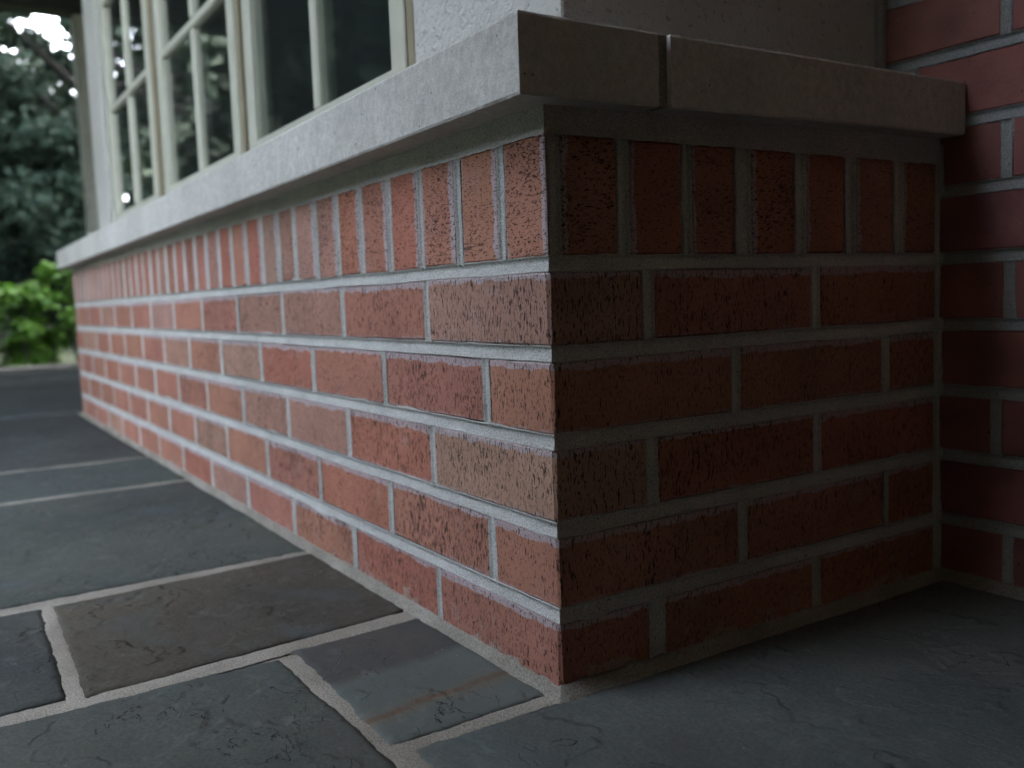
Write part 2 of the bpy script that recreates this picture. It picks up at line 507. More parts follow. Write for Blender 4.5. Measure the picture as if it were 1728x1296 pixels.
for yy0, yy1, off in ((-1.27, -.787, 0.0), (-1.88, -1.287, .3)):
    x = -4.12 + 0.0
    first = True
    while x < 1.2:
        w = random.choice((.45, .6, .75, .9)) - (off if first else 0)
        first = False
        x1 = min(x + w, 1.27)
        flags.append((rect(x, x1 - .013, yy0, yy1), random.choice((BLUE, GREEN, (.058, .066, .07), BROWN)), .03, 'far'))
        x = x1
for (x0, x1, y0, y1) in ((-2.62, -1.555, -.772, -.714), (-1.54, -.53, -.772, -.634), (-4.13, -2.635, -.772, -.614),
                         (-4.13, -3.3, .354, 1.04), (-3.287, -2.56, .354, 1.04)):
    flags.append((rect(x0, x1, y0, y1), random.choice((BLUE, GREEN, (.058, .066, .07))), .03, 'far'))
for i, (c, colr, res, kind) in enumerate(flags):
    if res < .01:
        gx, gy = .0017, .0017
        c = [(c[0][0] - gx, c[0][1] - gy), (c[1][0] - gx, c[1][1] + gy * .3), (c[2][0] + gx, c[2][1] + gy * .3), (c[3][0] + gx, c[3][1] - gy)]
    me = flag_mesh('flagstone', c, res, 3.7 * i + 1.3, .0014 if res < .01 else .0006)
    o = link('flagstone', me, M_FLAGB if kind == 'vein' else M_FLAG, pave)
    o.color = (FK * colr[0] * 1.02, FK * colr[1], FK * colr[2] * .92, 1)

# floor joints: sandy ribbons between the near slabs, standing a little uneven
def ribbon(p0, p1, w, seed, res=.004, z=ZF - .0019):
    vs, fs = [], []
    a, b = Vector((*p0, 0)), Vector((*p1, 0))
    d = (b - a); L = d.length; d.normalize(); nrm = Vector((-d.y, d.x, 0))
    n = max(2, int(L / res)); K = 6
    for i in range(n + 1):
        p = a + d * (L * i / n)
        w1 = w * .54 + .0008 * fn(p.x, p.y, seed, 60) + .0010 * fn(p.x, p.y, seed, 190)
        w2 = w * .54 + .0008 * fn(p.x, p.y, seed + 7, 60) + .0010 * fn(p.x, p.y, seed + 7, 190)
        for k in range(K + 1):
            t = k / K * 2 - 1
            q = p + nrm * (t * (w1 if t < 0 else w2))
            zz = z + .0007 - .0009 * t ** 6 + .0006 * fn(q.x, q.y, seed, 60) + .0005 * fn(q.x, q.y, seed + 2, 260)
            vs.append((q.x, q.y, zz))
    for i in range(n):
        for k in range(K):
            s = i * (K + 1) + k
            fs.append((s, s + K + 1, s + K + 2, s + 1))
    return vs, fs

V, F = [], []
def join(vf):
    o = len(V); V.extend(vf[0]); F.extend(tuple(i + o for i in f) for f in vf[1])
join(ribbon((-.5285, -.42), (-.5435, -.004), .025, 1))
join(ribbon((-.5285, -.78), (-.5285, -.42), .024, 1.5, .012))
join(ribbon((-.2235, -.62), (-.2280, -.302), .018, 2))
join(ribbon((-.2280, -.304), (-.2520, -.004), .0245, 2))
join(ribbon((-.5285, -.307), (-.232, -.3135), .0150, 3))
join(ribbon((-.2200, -.1435), (.02, -.1415), .0195, 4))
join(ribbon((-.0035, -.150), (-.0075, -.002), .0165, 5))
join(ribbon((.004, -.139), (.36, -.137), .018, 6))
join(ribbon((-1.167, -.62), (-1.173, -.005), .022, 7, .008))
join(ribbon((-1.523, -.62), (-1.5115, -.005), .021, 8, .012))
fj = link('joint_mortar', pyd('joint_mortar', V, F, True), M_FLOORM, pave)

# ------------------------------------------------------------------ masonry helpers
def brick_mesh(name, l, w, h, seed, bev=.0022, jit=.00045):
    me = box_mesh(name, -l / 2, l / 2, -w / 2, w / 2, -h / 2, h / 2, bev)
    r = random.Random(seed)
    for v in me.vertices:
        v.co += Vector((r.uniform(-jit, jit), r.uniform(-jit, jit), r.uniform(-jit, jit)))
    return me

_cache = {}
def bmesh_for(l, w, h, mat):
    k = (round(l, 4), round(w, 4), round(h, 4), mat.name, random.randrange(4))
    if k not in _cache:
        me = brick_mesh('brick', l, w, h, hash(k[:3]) + k[4])
        me.materials.append(mat)
        _cache[k] = me
    return _cache[k]

RED, RED2, ORG, TAN, TAN2 = (.37, .148, .097), (.355, .158, .108), (.37, .170, .112), (.380, .220, .160), (.365, .198, .142)
PALE = (.36, .210, .158)

def lay(parent, l, w, h, loc, rot, mat, colr):
    o = link('brick', bmesh_for(l, w, h, mat), None, parent)
    k = random.uniform(.94, 1.06)
    o.color = (colr[0] * k, colr[1] * k * random.uniform(.95, 1.05), colr[2] * k, 1)
    o.location = loc
    o.rotation_euler = (rot[0] + random.gauss(0, .0025), rot[1] + random.gauss(0, .0025), rot[2] + random.gauss(0, .0025))
    return o

# joint strips ---------------------------------------------------------------
class Strips:
    """tooled mortar joints on one wall face; to3(s, z, d) maps run, height, depth-behind-face to space"""
    def __init__(self, to3, corner0=True):
        self.to3, self.V, self.F, self.corner0 = to3, [], [], corner0
    def strip(self, horiz, c, a, b, hw, seed, res, smear=1.0, deep=.0021, sag=0.0):
        T = (-1.0, -.86, -.6, -.3, 0, .3, .6, .86, 1.0)
        D = (.0003, .0006, .0013, .0020, .0026, .0031, .0030, .0018, .0004)
        n = max(2, int(abs(b - a) / res))
        base = len(self.V)
        for i in range(n + 1):
            q = a + (b - a) * i / n
            cc = c + .0008 * fn(q, seed, 1.0, 9) + .0004 * fn(q, seed, 2.0, 60)
            e1 = .0010 + .0006 * fn(q, seed, 3.3, 40) + .0006 * fn(q, seed, 4.1, 210)
            e2 = .0008 + .0006 * fn(q, seed, 5.3, 40) + .0006 * fn(q, seed, 6.1, 210)
            b1 = max(0, fn(q, seed, 7.7, 17) - .36) * .011 * smear
            b2 = max(0, fn(q, seed, 8.8, 17) - .36) * .011 * smear
            k = deep / .0031
            for t, d in [(-1 - 9, 0)] + list(zip(T, D)) + [(10, 0)]:
                if t < -2: off, dd = -(hw + max(.0004, e1) + b1), -.0002 + .0012
                elif t > 2: off, dd = hw + max(.0004, e2) + b2, -.0002 + .0012
                else: off, dd = t * (hw + .0002), d * k
                if t in (-1.0,): dd = -.0004 - min(.0006, b1 * .12)
                if t in (1.0,): dd = -.0004 - min(.0006, b2 * .12)
                if t in (-1.0, 1.0) or abs(t) > 2:
                    pass
                s, z = (q, cc + off) if horiz else (cc + off, q)
                dd += .00045 * fn(s, z, seed, 160) + .0003 * fn(s, z, seed, 420)
                if abs(t) > 2: dd = .0008
                if horiz and self.corner0 and s < .0075: s = max(s, min(dd, .0075)) if s < dd else s
                self.V.append(self.to3(s, z, dd))
        K = 11
        for i in range(n):
            for k in range(K - 1):
                x = base + i * K + k
                self.F.append((x, x + 1, x + K + 1, x + K))
    def hrun(self, c, a, b, hw, seed, near, **kw):
        """long run: fine pieces near the corner, coarse far off"""
        m = min(b, near)
        if a < m: self.strip(True, c, a, m, hw, seed, .0028, **kw)
        if b > m: self.strip(True, c, max(a, m), b, hw, seed, .012, **kw)
    def build(self, name, mat, parent):
        return link(name, pyd(name, self.V, self.F, True), mat, parent)

# ------------------------------------------------------------------ low brick wall under the windows
wall = empty('brick_wall')
tag(wall, 'low red brick wall with speckled bricks and a lit corner under the stone sill', 'wall')
PIT = M_BRICK
toL = lambda s, z, d: (-s, d, z)
toR = lambda s, z, d: (-d, s, z)
SL, SR = Strips(toL), Strips(toR)

row_tint = {1: [TAN, RED2, TAN2, TAN2, RED2, ORG, PALE, RED2, RED2, TAN2, RED2, RED2, RED2],
            2: [ORG, RED2, ORG, RED, TAN, RED2, TAN2, RED2, ORG, RED2, RED2, TAN2, RED2],
            3: [TAN, RED, TAN2, TAN2, RED2, RED2, ORG, RED2, RED2, RED, RED2, RED2, RED2],
            4: [ORG, ORG, RED, RED2, ORG, TAN2, RED2, RED2, ORG, RED2, RED2, ORG, RED2],
            5: [RED2, RED, ORG, RED2, TAN2, RED, RED2, ORG, RED2, TAN2, RED2, RED2, RED2]}
right_tint = {1: [TAN, RED2, RED], 2: [RED, RED2, RED], 3: [RED2, RED, RED], 4: [RED2, RED2, RED], 5: [RED2, RED2, RED]}
right_joint = {1: (.0978, .2985), 2: (.1945, .4020), 3: (.0985, .3000), 4: (.2005, .4030), 5: (.1030, .2985)}
for r in range(1, 6):
    zc = (5 - r + .5) * P
    odd = r % 2 == 1
    # left face
    js = [.199 if odd else .097]
    while js[-1] + .203 < U_END - .06: js.append(js[-1] + .203 + random.uniform(-.0012, .0012))
    edges = [0.0] + js + [U_END]
    for i in range(len(edges) - 1):
        u0 = edges[i] + (JH / 2 if i else 0)
        u1 = edges[i + 1] - (JH / 2 if i < len(js) else 0)
        tint = row_tint[r][min(i, 12)]
        pr = random.uniform(-.0007, .0006)
        if i == 0:
            if odd: lay(wall, u1, BW, BH, (-u1 / 2 + random.uniform(-.0006, .0006), BW / 2 + random.uniform(-.0006, .0006), zc), (0, 0, 0), PIT, tint).rotation_euler = (0, random.uniform(-.002, .002), 0)
            else:
                vj = right_joint[r][0] - JH / 2
                lay(wall, vj, BW - .0006, BH, (-(BW - .0006) / 2, vj / 2, zc), (0, 0, R(90)), PIT, row_tint[r][0]).rotation_euler = (0, 0, R(90))
            continue
        lay(wall, u1 - u0, BW, BH + random.uniform(-.0008, .0008), (-(u0 + u1) / 2, BW / 2 + .0003 + pr, zc), (0, 0, 0), PIT, tint)
    for k, j in enumerate(js):
        SL.strip(False, j, zc - BH / 2 - .0015, zc + BH / 2 + .0015, JH / 2 - (.0012 if (r * 7 + k) % 5 == 0 else 0), r * 31 + k, .003 if j < 1 else .008, deep=.0021)
    # right face
    js = list(right_joint[r])
    edges = js + [V_END]
    for i in range(len(js)):
        v0 = edges[i] + JH / 2
        v1 = edges[i + 1] - (JH / 2 if i < len(js) - 1 else 0)
        hw = JH / 2
        lay(wall, v1 - v0, BW, BH + random.uniform(-.0008, .0008), (-BW / 2 - .0003 + random.uniform(-.0005, .0005), (v0 + v1) / 2, zc), (0, 0, R(90)), PIT, right_tint[r][i + 1])
    for k, j in enumerate(js):
        narrow = .0022 if (r == 4 and k == 1) else 0
        wid = JH / 2
        if k == 0 and odd: wid = (j + JH / 2 - BW) / 2; j = BW + wid
        SR.strip(False, j, zc - BH / 2 - .0015, zc + BH / 2 + .0015, wid - narrow, r * 57 + k + 400, .003, deep=.0021)
for k in range(0, 5):
    SL.hrun((5 - k) * P, 0.0, U_END, JB / 2, 11.3 * k + 3, 1.0)
    SR.hrun((5 - k) * P, 0.0, V_END + .004, JB / 2, 9.1 * k + 70, 1.0, smear=1.0)

# rowlock course
rl = [0.0, .0631, .1325, .2042, .2709, .3408, .4047, .4718, .5446, .6057, .6718, .7444, .8152, .8855, .9588, 1.0313, 1.105, 1.1759]
while rl[-1] + .0712 < U_END - .03: rl.append(rl[-1] + .0712 + random.uniform(-.001, .001))
rl.append(U_END)
rz = (RL0 + RL1) / 2; rh = RL1 - RL0
rt = [RED2, ORG, ORG, RED, ORG, RED, TAN2, TAN, TAN2, PALE, RED, ORG, RED, TAN2, RED2, RED2, RED2]
for i in range(len(rl) - 1):
    u0 = rl[i] + (JH / 2 if i else 0.0)
    u1 = rl[i + 1] - (JH / 2 if i < len(rl) - 2 else 0)
    dep = .0030 if i == 0 else (.012 if i < 3 else .09)
    # local z runs along the wall, local y is upright, local x goes into the wall
    o = lay(wall, dep, rh + random.uniform(-.0015, .0015), u1 - u0, (-(u0 + u1) / 2, dep / 2 + random.uniform(-.0004, .0006), rz), (0, 0, 0), PIT, rt[i] if i < len(rt) else random.choice((RED2, ORG, RED2, TAN2)))
    o.pass_index = 1
    if i == 0:
        o.location.y = dep / 2
    o.rotation_mode = 'QUATERNION'
    o.rotation_quaternion = Matrix(((0, 0, -1), (1, 0, 0), (0, 1, 0))).to_quaternion()
    if 0 < i: SL.strip(False, rl[i] + random.uniform(-.0006, .0006), RL0 - .0015, RL1 + .002, JH / 2 + random.uniform(-.0008, .0006), 500 + i, .003 if i < 14 else .01, deep=.0023)
rr = [(.0140, .0678), (.0800, .1360), (.1465, .1965), (.2160, .2715), (.2862, .3410), (.3562, .4138), (.4290, .4832)]
rrt = [RED2, RED, RED2, RED, RED, RED2, RED2]
prev = .0028
for i, (v0, v1) in enumerate(rr):
    o = lay(wall, .09, rh + random.uniform(-.0015, .001), v1 - v0, (-.045 - .0004, (v0 + v1) / 2, rz), (0, 0, 0), PIT, rrt[i])
    o.pass_index = 1
    o.rotation_mode = 'QUATERNION'
    o.rotation_quaternion = Matrix(((1, 0, 0), (0, 0, -1), (0, 1, 0))).to_quaternion()
    SR.strip(False, (prev + v0) / 2, RL0 - .0015, RL1 + .002, (v0 - prev) / 2 - .0012, 700 + i, .003, deep=.0034, smear=.5)
    prev = v1
# mortar bed under the sill: full band, struck a little proud and rough
for S_, e in ((SL, U_END), (SR, V_END + .004)):
    n = int(e / .005); K = 7; base = len(S_.V)
    for i in range(n + 1):
        q = e * i / n
        lo = RL1 - .0012 - .0022 * abs(fn(q, 3.1, 0, 50)) - .0010 * fn(q, 3.1, 4, 180)
        for k in range(K + 1):
            t = k / K
            z = lo + (Z_SILL + .004 - lo) * t
            d = .0005 + .0009 * math.sin(t * 3.0) + .0011 * fn(q, z, 9.0, 70) + .0006 * fn(q, z, 2.0, 260) + (-.0012 if k == 0 else 0) - .002 * t
            s = max(q, d) if q < .006 else q
            S_.V.append(S_.to3(s, z, d))
    for i in range(n):
        for k in range(K):
            x = base + i * (K + 1) + k
            S_.F.append((x, x + 1, x + K + 2, x + K + 1))
# inside-corner joint against the adjoining wall
SR.strip(False, V_END + .0065, 0, Z_SILL, .0062, 999, .004, deep=.004)
SL.build('mortar', M_MORTAR, wall)
SR.build('mortar', M_MORTAR, wall)
link('mortar_core', boxes_mesh('mortar_core', [(-U_END + .004, -.0075, .0075, .60, -.05, Z_SILL + .001)]), M_MORTAR, wall)

# mortar fillet where the walls meet the paving
def fillet(path, seed, name, parent, nrm):
    """path: polyline of wall-foot points; nrm: outward normals at those points"""
    V, F = [], []
    K = 6; tot = 0
    pts = []
    for a, b, n in path:
        a, b, n = Vector((*a, 0)), Vector((*b, 0)), Vector((*n, 0))
        m = max(2, int((b - a).length / (.004 if (a.length < 1.3 and b.length < 1.3) else .007)))
        for i in range(m + 1): pts.append((a + (b - a) * i / m, n))
    for p, n in pts:
        s = p.x - p.y
        h = .0120 + .0008 * fn(s, seed, 1, 12) + .0008 * fn(s, seed, 2, 70) + .0009 * fn(s, seed, 3, 220)
        h += max(0, fn(s, seed, 5, 26) - .45) * .02
        w = .0055 + .0010 * fn(s, seed, 6, 25) + .0008 * fn(s, seed, 7, 130)
        if n.x > .5 or p.y > .3: w += .0032; h += .0012
        prof = ((-.004, h - .0005), (.0008, h), (.0022, h - .0012), (w * .45, ZF + .0052), (w * .8, ZF + .0022), (w, ZF + .0002), (w + .0015, ZF - .004))
        for k, (o, z) in enumerate(prof):
            q = p + n * (o + .0004 * fn(s, k, seed, 160))
            V.append((q.x, q.y, z + .0007 * fn(s, k * .4, seed + 3, 140) + .0004 * fn(s, k * .7, seed + 5, 420)))
    K1 = 7
    for i in range(len(pts) - 1):
        for k in range(K1 - 1):
            x = i * K1 + k
            F.append((x, x + 1, x + K1 + 1, x + K1))
    return link(name, pyd(name, V, F, True), M_FLOORM, parent)
d2 = (.7071, -.7071)
fillet([((-U_END - .02, 0), (-.003, 0), (0, -1)), ((-.0005, -.0005), (.0005, .0005), (.75, -.75)), ((0, .003), (0, V_END - .002), (1, 0)), ((.002, Y_R - .002), (.004, Y_R), (.75, -.75)), ((.006, Y_R), (1.2, Y_R), (0, -1))], 4.4, 'base_mortar', pave, None)

# ------------------------------------------------------------------ adjoining brick wall at the right
w2 = empty('brick_wall', (0.6, Y_R, 0))
tag(w2, 'tall plum red smooth brick wall meeting the low wall at the dark inside corner', 'wall')
S2 = Strips(lambda s, z, d: (s - .6, d, z), corner0=False)
PL1, PL2, PL3 = (.25, .097, .082), (.27, .110, .090), (.235, .095, .084)
X0, X1 = -.115, 1.25
jr = {5: .071, 4: None, 3: .0585, 2: None, 1: .070, 0: None, -1: .0655, -2: None, -3: .062}
TOP = 2.26
nrow = int(TOP / P) + 1
for k in range(nrow):
    r = 5 - k
    z0 = k * P
    zc = z0 + P / 2
    j0 = jr.get(r) if r in jr and jr[r] else (.066 if r % 2 else .066 + .1015)
    js = []
    x = j0
    while x - .203 > X0 + .02: x -= .203
    while x < X1 - .02:
        js.append(x + random.uniform(-.001, .001)); x += .203
    edges = [X0] + js + [X1]
    for i in range(len(edges) - 1):
        a = edges[i] + (JH / 2 if i else 0); b = edges[i + 1] - (JH / 2 if i < len(js) else 0)
        o = lay(w2, round(b - a, 3), BW, BH, ((a + b) / 2 - .6, BW / 2 + .0004 + random.uniform(-.0006, .0006), zc), (0, 0, 0), M_BRICK2, random.choice((PL1, PL2, PL3)))
    for q, j in enumerate(js):
        S2.strip(False, j, zc - BH / 2 - .0015, zc + BH / 2 + .0015, JH / 2, 1300 + r * 13 + q, .004 if j < .3 and z0 < .8 else .02, deep=.0026)
    if k: S2.strip(True, z0, X0, .35, JB / 2, 1500 + k * 3.3, .004 if z0 < .8 else .02, deep=.0026)
    if k: S2.strip(True, z0, .35, X1, JB / 2, 1500 + k * 3.3, .03, deep=.0026)
S2.build('mortar', M_MORTAR2, w2)
link('mortar_core', box_mesh('mortar_core', X0 - .6 + .002, X1 - .6 - .004, .006, .11, -.05, TOP), M_MORTAR2, w2)

# ------------------------------------------------------------------ stone sill
sill = empty('window_sill', (0, 0, Z_SILL))
tag(sill, 'thick pale cast stone sill capping the low brick wall below the windows', 'sill')
SO_L, SO_R = .0350, .0225        # overhangs
def sill_z(p, zt):               # zt 0..1 bottom to top, slight fall to the far end and rise to the right
    b = .0003 - .0080 * max(0, -p.x) / 2.5 + .0052 * max(0, p.y) / .485
    th = .0566 - .0040 * max(0, -p.x) / 2.5 - .0055 * max(0, p.y) / .485
    return b + th * zt
def grid_prism(outline, res, seed, inner_flat=(), amp=.0005):
    """upright prism of a plan outline, walls subdivided, arris worn unevenly"""
    ring = []
    for i in range(len(outline)):
        a, b = Vector((*outline[i], 0)), Vector((*outline[(i + 1) % len(outline)], 0))
        n = max(1, int((b - a).length / res))
        for k in range(n): ring.append(a + (b - a) * k / n)
    n = len(ring)
    Z = (0.0, .035, .12, .3, .5, .7, .88, .965, 1.0)
    V, F = [], []
    cen = []
    for i in range(n):
        t = (ring[(i + 1) % n] - ring[i - 1]); t.normalize(); cen.append(Vector((t.y, -t.x, 0)))
    for zi, z in enumerate(Z):
        for i in range(n):
            p = ring[i]; nr = cen[i]
            o = amp * fn(p.x, p.y, z * .06 + seed, 110) + amp * .6 * fn(p.x, p.y, z * .06 + seed, 320)
            if zi in (0, len(Z) - 1): o -= .0010 + .0006 * fn(p.x, p.y, z * 9 + seed, 75) + .0006 * fn(p.x, p.y, z * 9 + seed, 260)
            q = p + nr * o
            zz = sill_z(p, z) + (.0005 * fn(p.x, p.y, seed + z, 130) if zi in (0, len(Z) - 1) else 0)
            V.append((q.x, q.y, zz))
    for zi in range(len(Z) - 1):
        for i in range(n):
            j = (i + 1) % n
            F.append((zi * n + i, zi * n + j, (zi + 1) * n + j, (zi + 1) * n + i))
    F.append(tuple(range(n - 1, -1, -1)))
    F.append(tuple((len(Z) - 1) * n + i for i in range(n)))
    return pyd('sill_stone', V, F)
A_ = [(SO_R, -SO_L), (SO_R, .0925), (-.16, .0925), (-.16, .16), (-2.532, .16), (-2.532, -SO_L)]
link('sill_stone', grid_prism(A_, .006, 1.7), M_STONE, sill)
B_ = [(SO_R + .0012, .1040), (SO_R + .0010, .4935), (-.16, .4935), (-.16, .1040)]
link('sill_stone', grid_prism(B_, .006, 5.1), M_STONE, sill)
link('joint_mortar', box_mesh('joint_mortar', -.15, SO_R - .0035, .0915, .1050, .003, .0563), M_FLOORM, sill)  # darker mortar paints in the shade of the open recess

# ------------------------------------------------------------------ stucco wall with openings
Z_T = 2.30
st = empty('stucco_wall', (-1.25, .2, .45))
tag(st, 'rough cream stucco wall above the stone sill, round the window bank', 'wall')
def off(b, o): return (b[0] - o[0], b[1] - o[0], b[2] - o[1], b[3] - o[1], b[4] - o[2], b[5] - o[2])
so = (-1.25, .2, .45)
ST_Y = .0730
Z0S = Z_SILL + .049
link('stucco_pier', box_mesh('stucco_pier', *off((-.3435, -.075, ST_Y, .60, Z0S, Z_T), so), .004, 2), M_STUCCO, st)
link('stucco_pier', box_mesh('stucco_pier', *off((-2.428, -2.235, ST_Y, .60, Z0S - .006, Z_T), so), .004, 2), M_STUCCO, st)
link('stucco_header', box_mesh('stucco_header', *off((-2.2349, -.3436, ST_Y + .003, .25, 2.02, Z_T), so)), M_STUCCO, st)
# end bead against the adjoining brick wall
link('corner_mortar', box_mesh('corner_mortar', *off((-.0765, -.0670, .4855, .4965, Z0S + .004, Z_T), so), .002), M_MORTAR2, st)

# ------------------------------------------------------------------ windows
def window(x0, x1, label):
    zb, zt = Z0S + .004, 2.012
    yf = ST_Y - .002
    cx = (x0 + x1) / 2
    t = empty('window', (cx, yf, zb))
    tag(t, label, 'window', 'casement windows in a row above the sill')
    def part(name, b, mat, bev=.0015, par=None):
        return link(name, box_mesh(name, b[0] - cx, b[1] - cx, b[2] - yf, b[3] - yf, b[4] - zb, b[5] - zb, bev), mat, par or t)
    st_w = .036; dg = .0105
    rb = .574
    part('jamb', (x0 - .0240, x0 - .0005, yf + .012, .14, zb, zt), M_BROWN)
    part('jamb', (x1 + .0005, x1 + .0165, yf + .003, .14, zb, zt), M_BROWN)
    for a, b in ((x0, x0 + st_w), (x1 - st_w, x1)):
        part('stile', (a, b, yf, .125, zb, zt - .004), M_CREAM)
    rails = [(zb, rb)] + [(1.945, zt - .004)]
    for a, b in rails:
        part('rail', (x0 + st_w + .0004, x1 - st_w - .0004, yf + .001, .124, a, b), M_CREAM)
    zs = [rb + .274 * k for k in range(1, 5)]
    zs[0] = .8465; zs = [.8465 + .2745 * k for k in range(4)]
    for z in zs:
        part('muntin', (x0 + st_w + .0004, x1 - st_w - .0004, yf + .003, yf + dg + .008, z - .0095, z + .0095), M_CREAM, .003)
    xm = cx + .006
    zz = [rb] + zs + [1.945]
    for k in range(5):
        a, b = zz[k] + (.0099 if k else .0004), zz[k + 1] - (.0099 if k < 4 else .0004)
        part('muntin', (xm - .0095, xm + .0095, yf + .003, yf + dg + .008, a, b), M_CREAM, .003)
        for p0, p1 in ((x0 + st_w, xm - .0095), (xm + .0095, x1 - st_w)):
            part('pane', (p0 - .003, p1 + .003, yf + dg, yf + dg + .004, zz[k] + (.008 if k else -.003), zz[k + 1] - (.008 if k < 4 else -.003)), M_GLASS, 0)
    return t
window(-.9286, -.3612, 'cream framed casement window nearest the brick corner, beside the stucco pier')
window(-1.5348, -.9774, 'cream framed casement window in the middle of the row of three')
window(-2.1548, -1.6082, 'cream framed casement window farthest from the brick corner, nearest the trees')

# the room behind the glass
room = link('room', boxes_mesh('room', [(-2.9, -.1, 1.9, 2.0, 0, 2.3), (-3.0, -2.9, .6, 3.1, 0, 2.3), (-.1, 0, .62, 3.1, 0, 2.3), (-2.9, -.1, .62, 3.0, -.05, .0), (-2.9, -.1, .26, 3.0, 2.301, 2.33)]), M_ROOM)
tag(room, kind='structure')

# ------------------------------------------------------------------ porch shell and added light-blocking walls
ceil = link('ceiling', boxes_mesh('ceiling', [(-5.45, 1.29, -.86, 3.4, 2.335, 2.45), (-5.45, -1.25, -1.75, -.861, 2.335, 2.45)]), M_CEIL)  # front edge and second slab shaped to steer light on the wall
tag(ceil, kind='structure')
bm_ = link('beam', box_mesh('beam', -5.42, -5.26, -1.74, 3.3, 2.0, 2.334, .006), M_BEAM)
tag(bm_, 'dark roof beam along the far edge of the porch', 'beam')
hw_ = link('light_block_side', box_mesh('light_block_side', 1.29, 1.5, -1.0, 3.3, -.3, 2.310), M_FILLWALL)  # added unseen wall: blocks sky, slot above it lets fill light in
tag(hw_, kind='structure')
hw2 = link('light_block_front', box_mesh('light_block_front', -.07, 1.289, -1.0, -.84, -.3, 2.334), M_FILLWALL)  # added unseen wall: keeps sky light off the right-hand faces
tag(hw2, kind='structure')
hr = link('wall_house_and_screen', boxes_mesh('wall_house_and_screen', [(.02, 1.289, .62, 3.2, -.3, 2.33), (-5.2, -2.55, 1.05, 3.3, -.3, 2.33)]), M_STUCCO)  # second box is an added wing, blocks light past the wall end
tag(hr, kind='structure')
post = empty('porch_post', (-5.34, .53, .03))
tag(post, 'pale painted porch post beyond the far end of the window wall', 'post')
link('shaft', box_mesh('shaft', -.06, .06, -.06, .06, .0, 1.965, .006), M_POST, post)
link('base', box_mesh('base', -.08, .08, -.08, .08, -.2, .14, .006), M_POST, post)

# ------------------------------------------------------------------ foliage
def leaves(name, centres, radii, n_each, size, seed, up=.3, shape=6):
    """leaf blades (pointed six-corner, folded on the midrib) scattered through ellipsoid clumps"""
    r = np.random.default_rng(seed)
    C = np.repeat(np.asarray(centres, float), n_each, 0)
    Rr = np.repeat(np.asarray(radii, float), n_each, 0)
    N = len(C)
    d = r.normal(size=(N, 3)); d /= np.linalg.norm(d, axis=1, keepdims=True)
    rad = r.random((N, 1)) ** .45
    p = C + d * rad * Rr
    n = d * .6 + r.normal(size=(N, 3)) * .6 + np.array([0, 0, up]); n /= np.linalg.norm(n, axis=1, keepdims=True)
    a = np.cross(n, r.normal(size=(N, 3))); a /= np.linalg.norm(a, axis=1, keepdims=True)
    b = np.cross(n, a)
    s = (size * (.6 + .8 * r.random((N, 1))))
    w = s * .32
    pts = [p - a * s * .5, p - a * s * .12 - b * w + n * w * .25, p + a * s * .22 - b * w * .8 + n * w * .2, p + a * s * .5, p + a * s * .22 + b * w * .8 + n * w * .2, p - a * s * .12 + b * w + n * w * .25]
    V = np.stack(pts, 1).reshape(-1, 3)
    base = np.arange(N) * 6
    Q = np.concatenate([np.stack([base, base + 1, base + 2, base + 3], 1), np.stack([base, base + 3, base + 4, base + 5], 1)])
    me = bpy.data.meshes.new(name)
    me.vertices.add(len(V)); me.vertices.foreach_set('co', V.ravel())
    me.loops.add(Q.size); me.loops.foreach_set('vertex_index', Q.ravel().astype(np.int32))
    me.polygons.add(len(Q)); me.polygons.foreach_set('loop_start', (np.arange(len(Q)) * 4).astype(np.int32))
    me.update(calc_edges=True)
    return me

def limb(V, F, pts, rad, k=7):
    base = len(V)
    for i, p in enumerate(pts):
        t = (pts[min(i + 1, len(pts) - 1)] - pts[max(i - 1, 0)]).normalized()
        u = t.orthogonal().normalized(); w = t.cross(u)
        for j in range(k):
            an = 2 * math.pi * j / k
            V.append(tuple(p + (u * math.cos(an) + w * math.sin(an)) * rad[i]))
    for i in range(len(pts) - 1):
        for j in range(k):
            a = base + i * k + j; b = base + i * k + (j + 1) % k
            F.append((a, b, b + k, a + k))

def trunk(V, F, x, y, h, r, rnd, z0=-.2, limbs=5):
    pts = [Vector((x + rnd.uniform(-.12, .12) * i, y + rnd.uniform(-.12, .12) * i, z0 + h * i / 5)) for i in range(6)]
    limb(V, F, pts, [r * (1 - .14 * i) for i in range(6)], 9)
    tips = []
    for q in range(limbs):
        a = rnd.uniform(0, 6.28); s = pts[rnd.randrange(2, 5)]
        L = h * rnd.uniform(.3, .55)
        lp = [s + Vector((math.cos(a) * L * t, math.sin(a) * L * t, L * .55 * t ** .8)) for t in (0, .35, .7, 1)]
        limb(V, F, lp, [r * .4, r * .28, r * .17, r * .06], 6)
        tips += lp[1:]
    return pts, tips

# the tree seen past the far end of the wall
rnd = random.Random(5)
V, F = [], []
tx, ty = -14.5, 2.3
tr = empty('tree', (tx, ty, -.16))
tag(tr, 'dark leafy tree filling the gap left of the window wall', 'tree')
pts, tips = trunk(V, F, 0, 0, 5.5, .26, rnd, 0, 9)
link('trunk', pyd('trunk', V, F, True), M_BARK, tr)
cs, rs = [], []
for i in range(125):
    a = rnd.uniform(0, 6.28); q = rnd.random() ** .6 * 3.1
    z = rnd.uniform(.3, 3.9)
    cs.append((math.cos(a) * q * .8, math.sin(a) * q, z + .35 * rnd.uniform(-1, 1))); rs.append([rnd.uniform(.35, .65)] * 2 + [rnd.uniform(.28, .5)])
for i in range(26):      # thin upper sprays with sky between them
    a = rnd.uniform(0, 6.28); q = rnd.random() ** .5 * 2.6
    cs.append((math.cos(a) * q, math.sin(a) * q, rnd.uniform(3.9, 5.0))); rs.append([rnd.uniform(.25, .4)] * 2 + [.22])
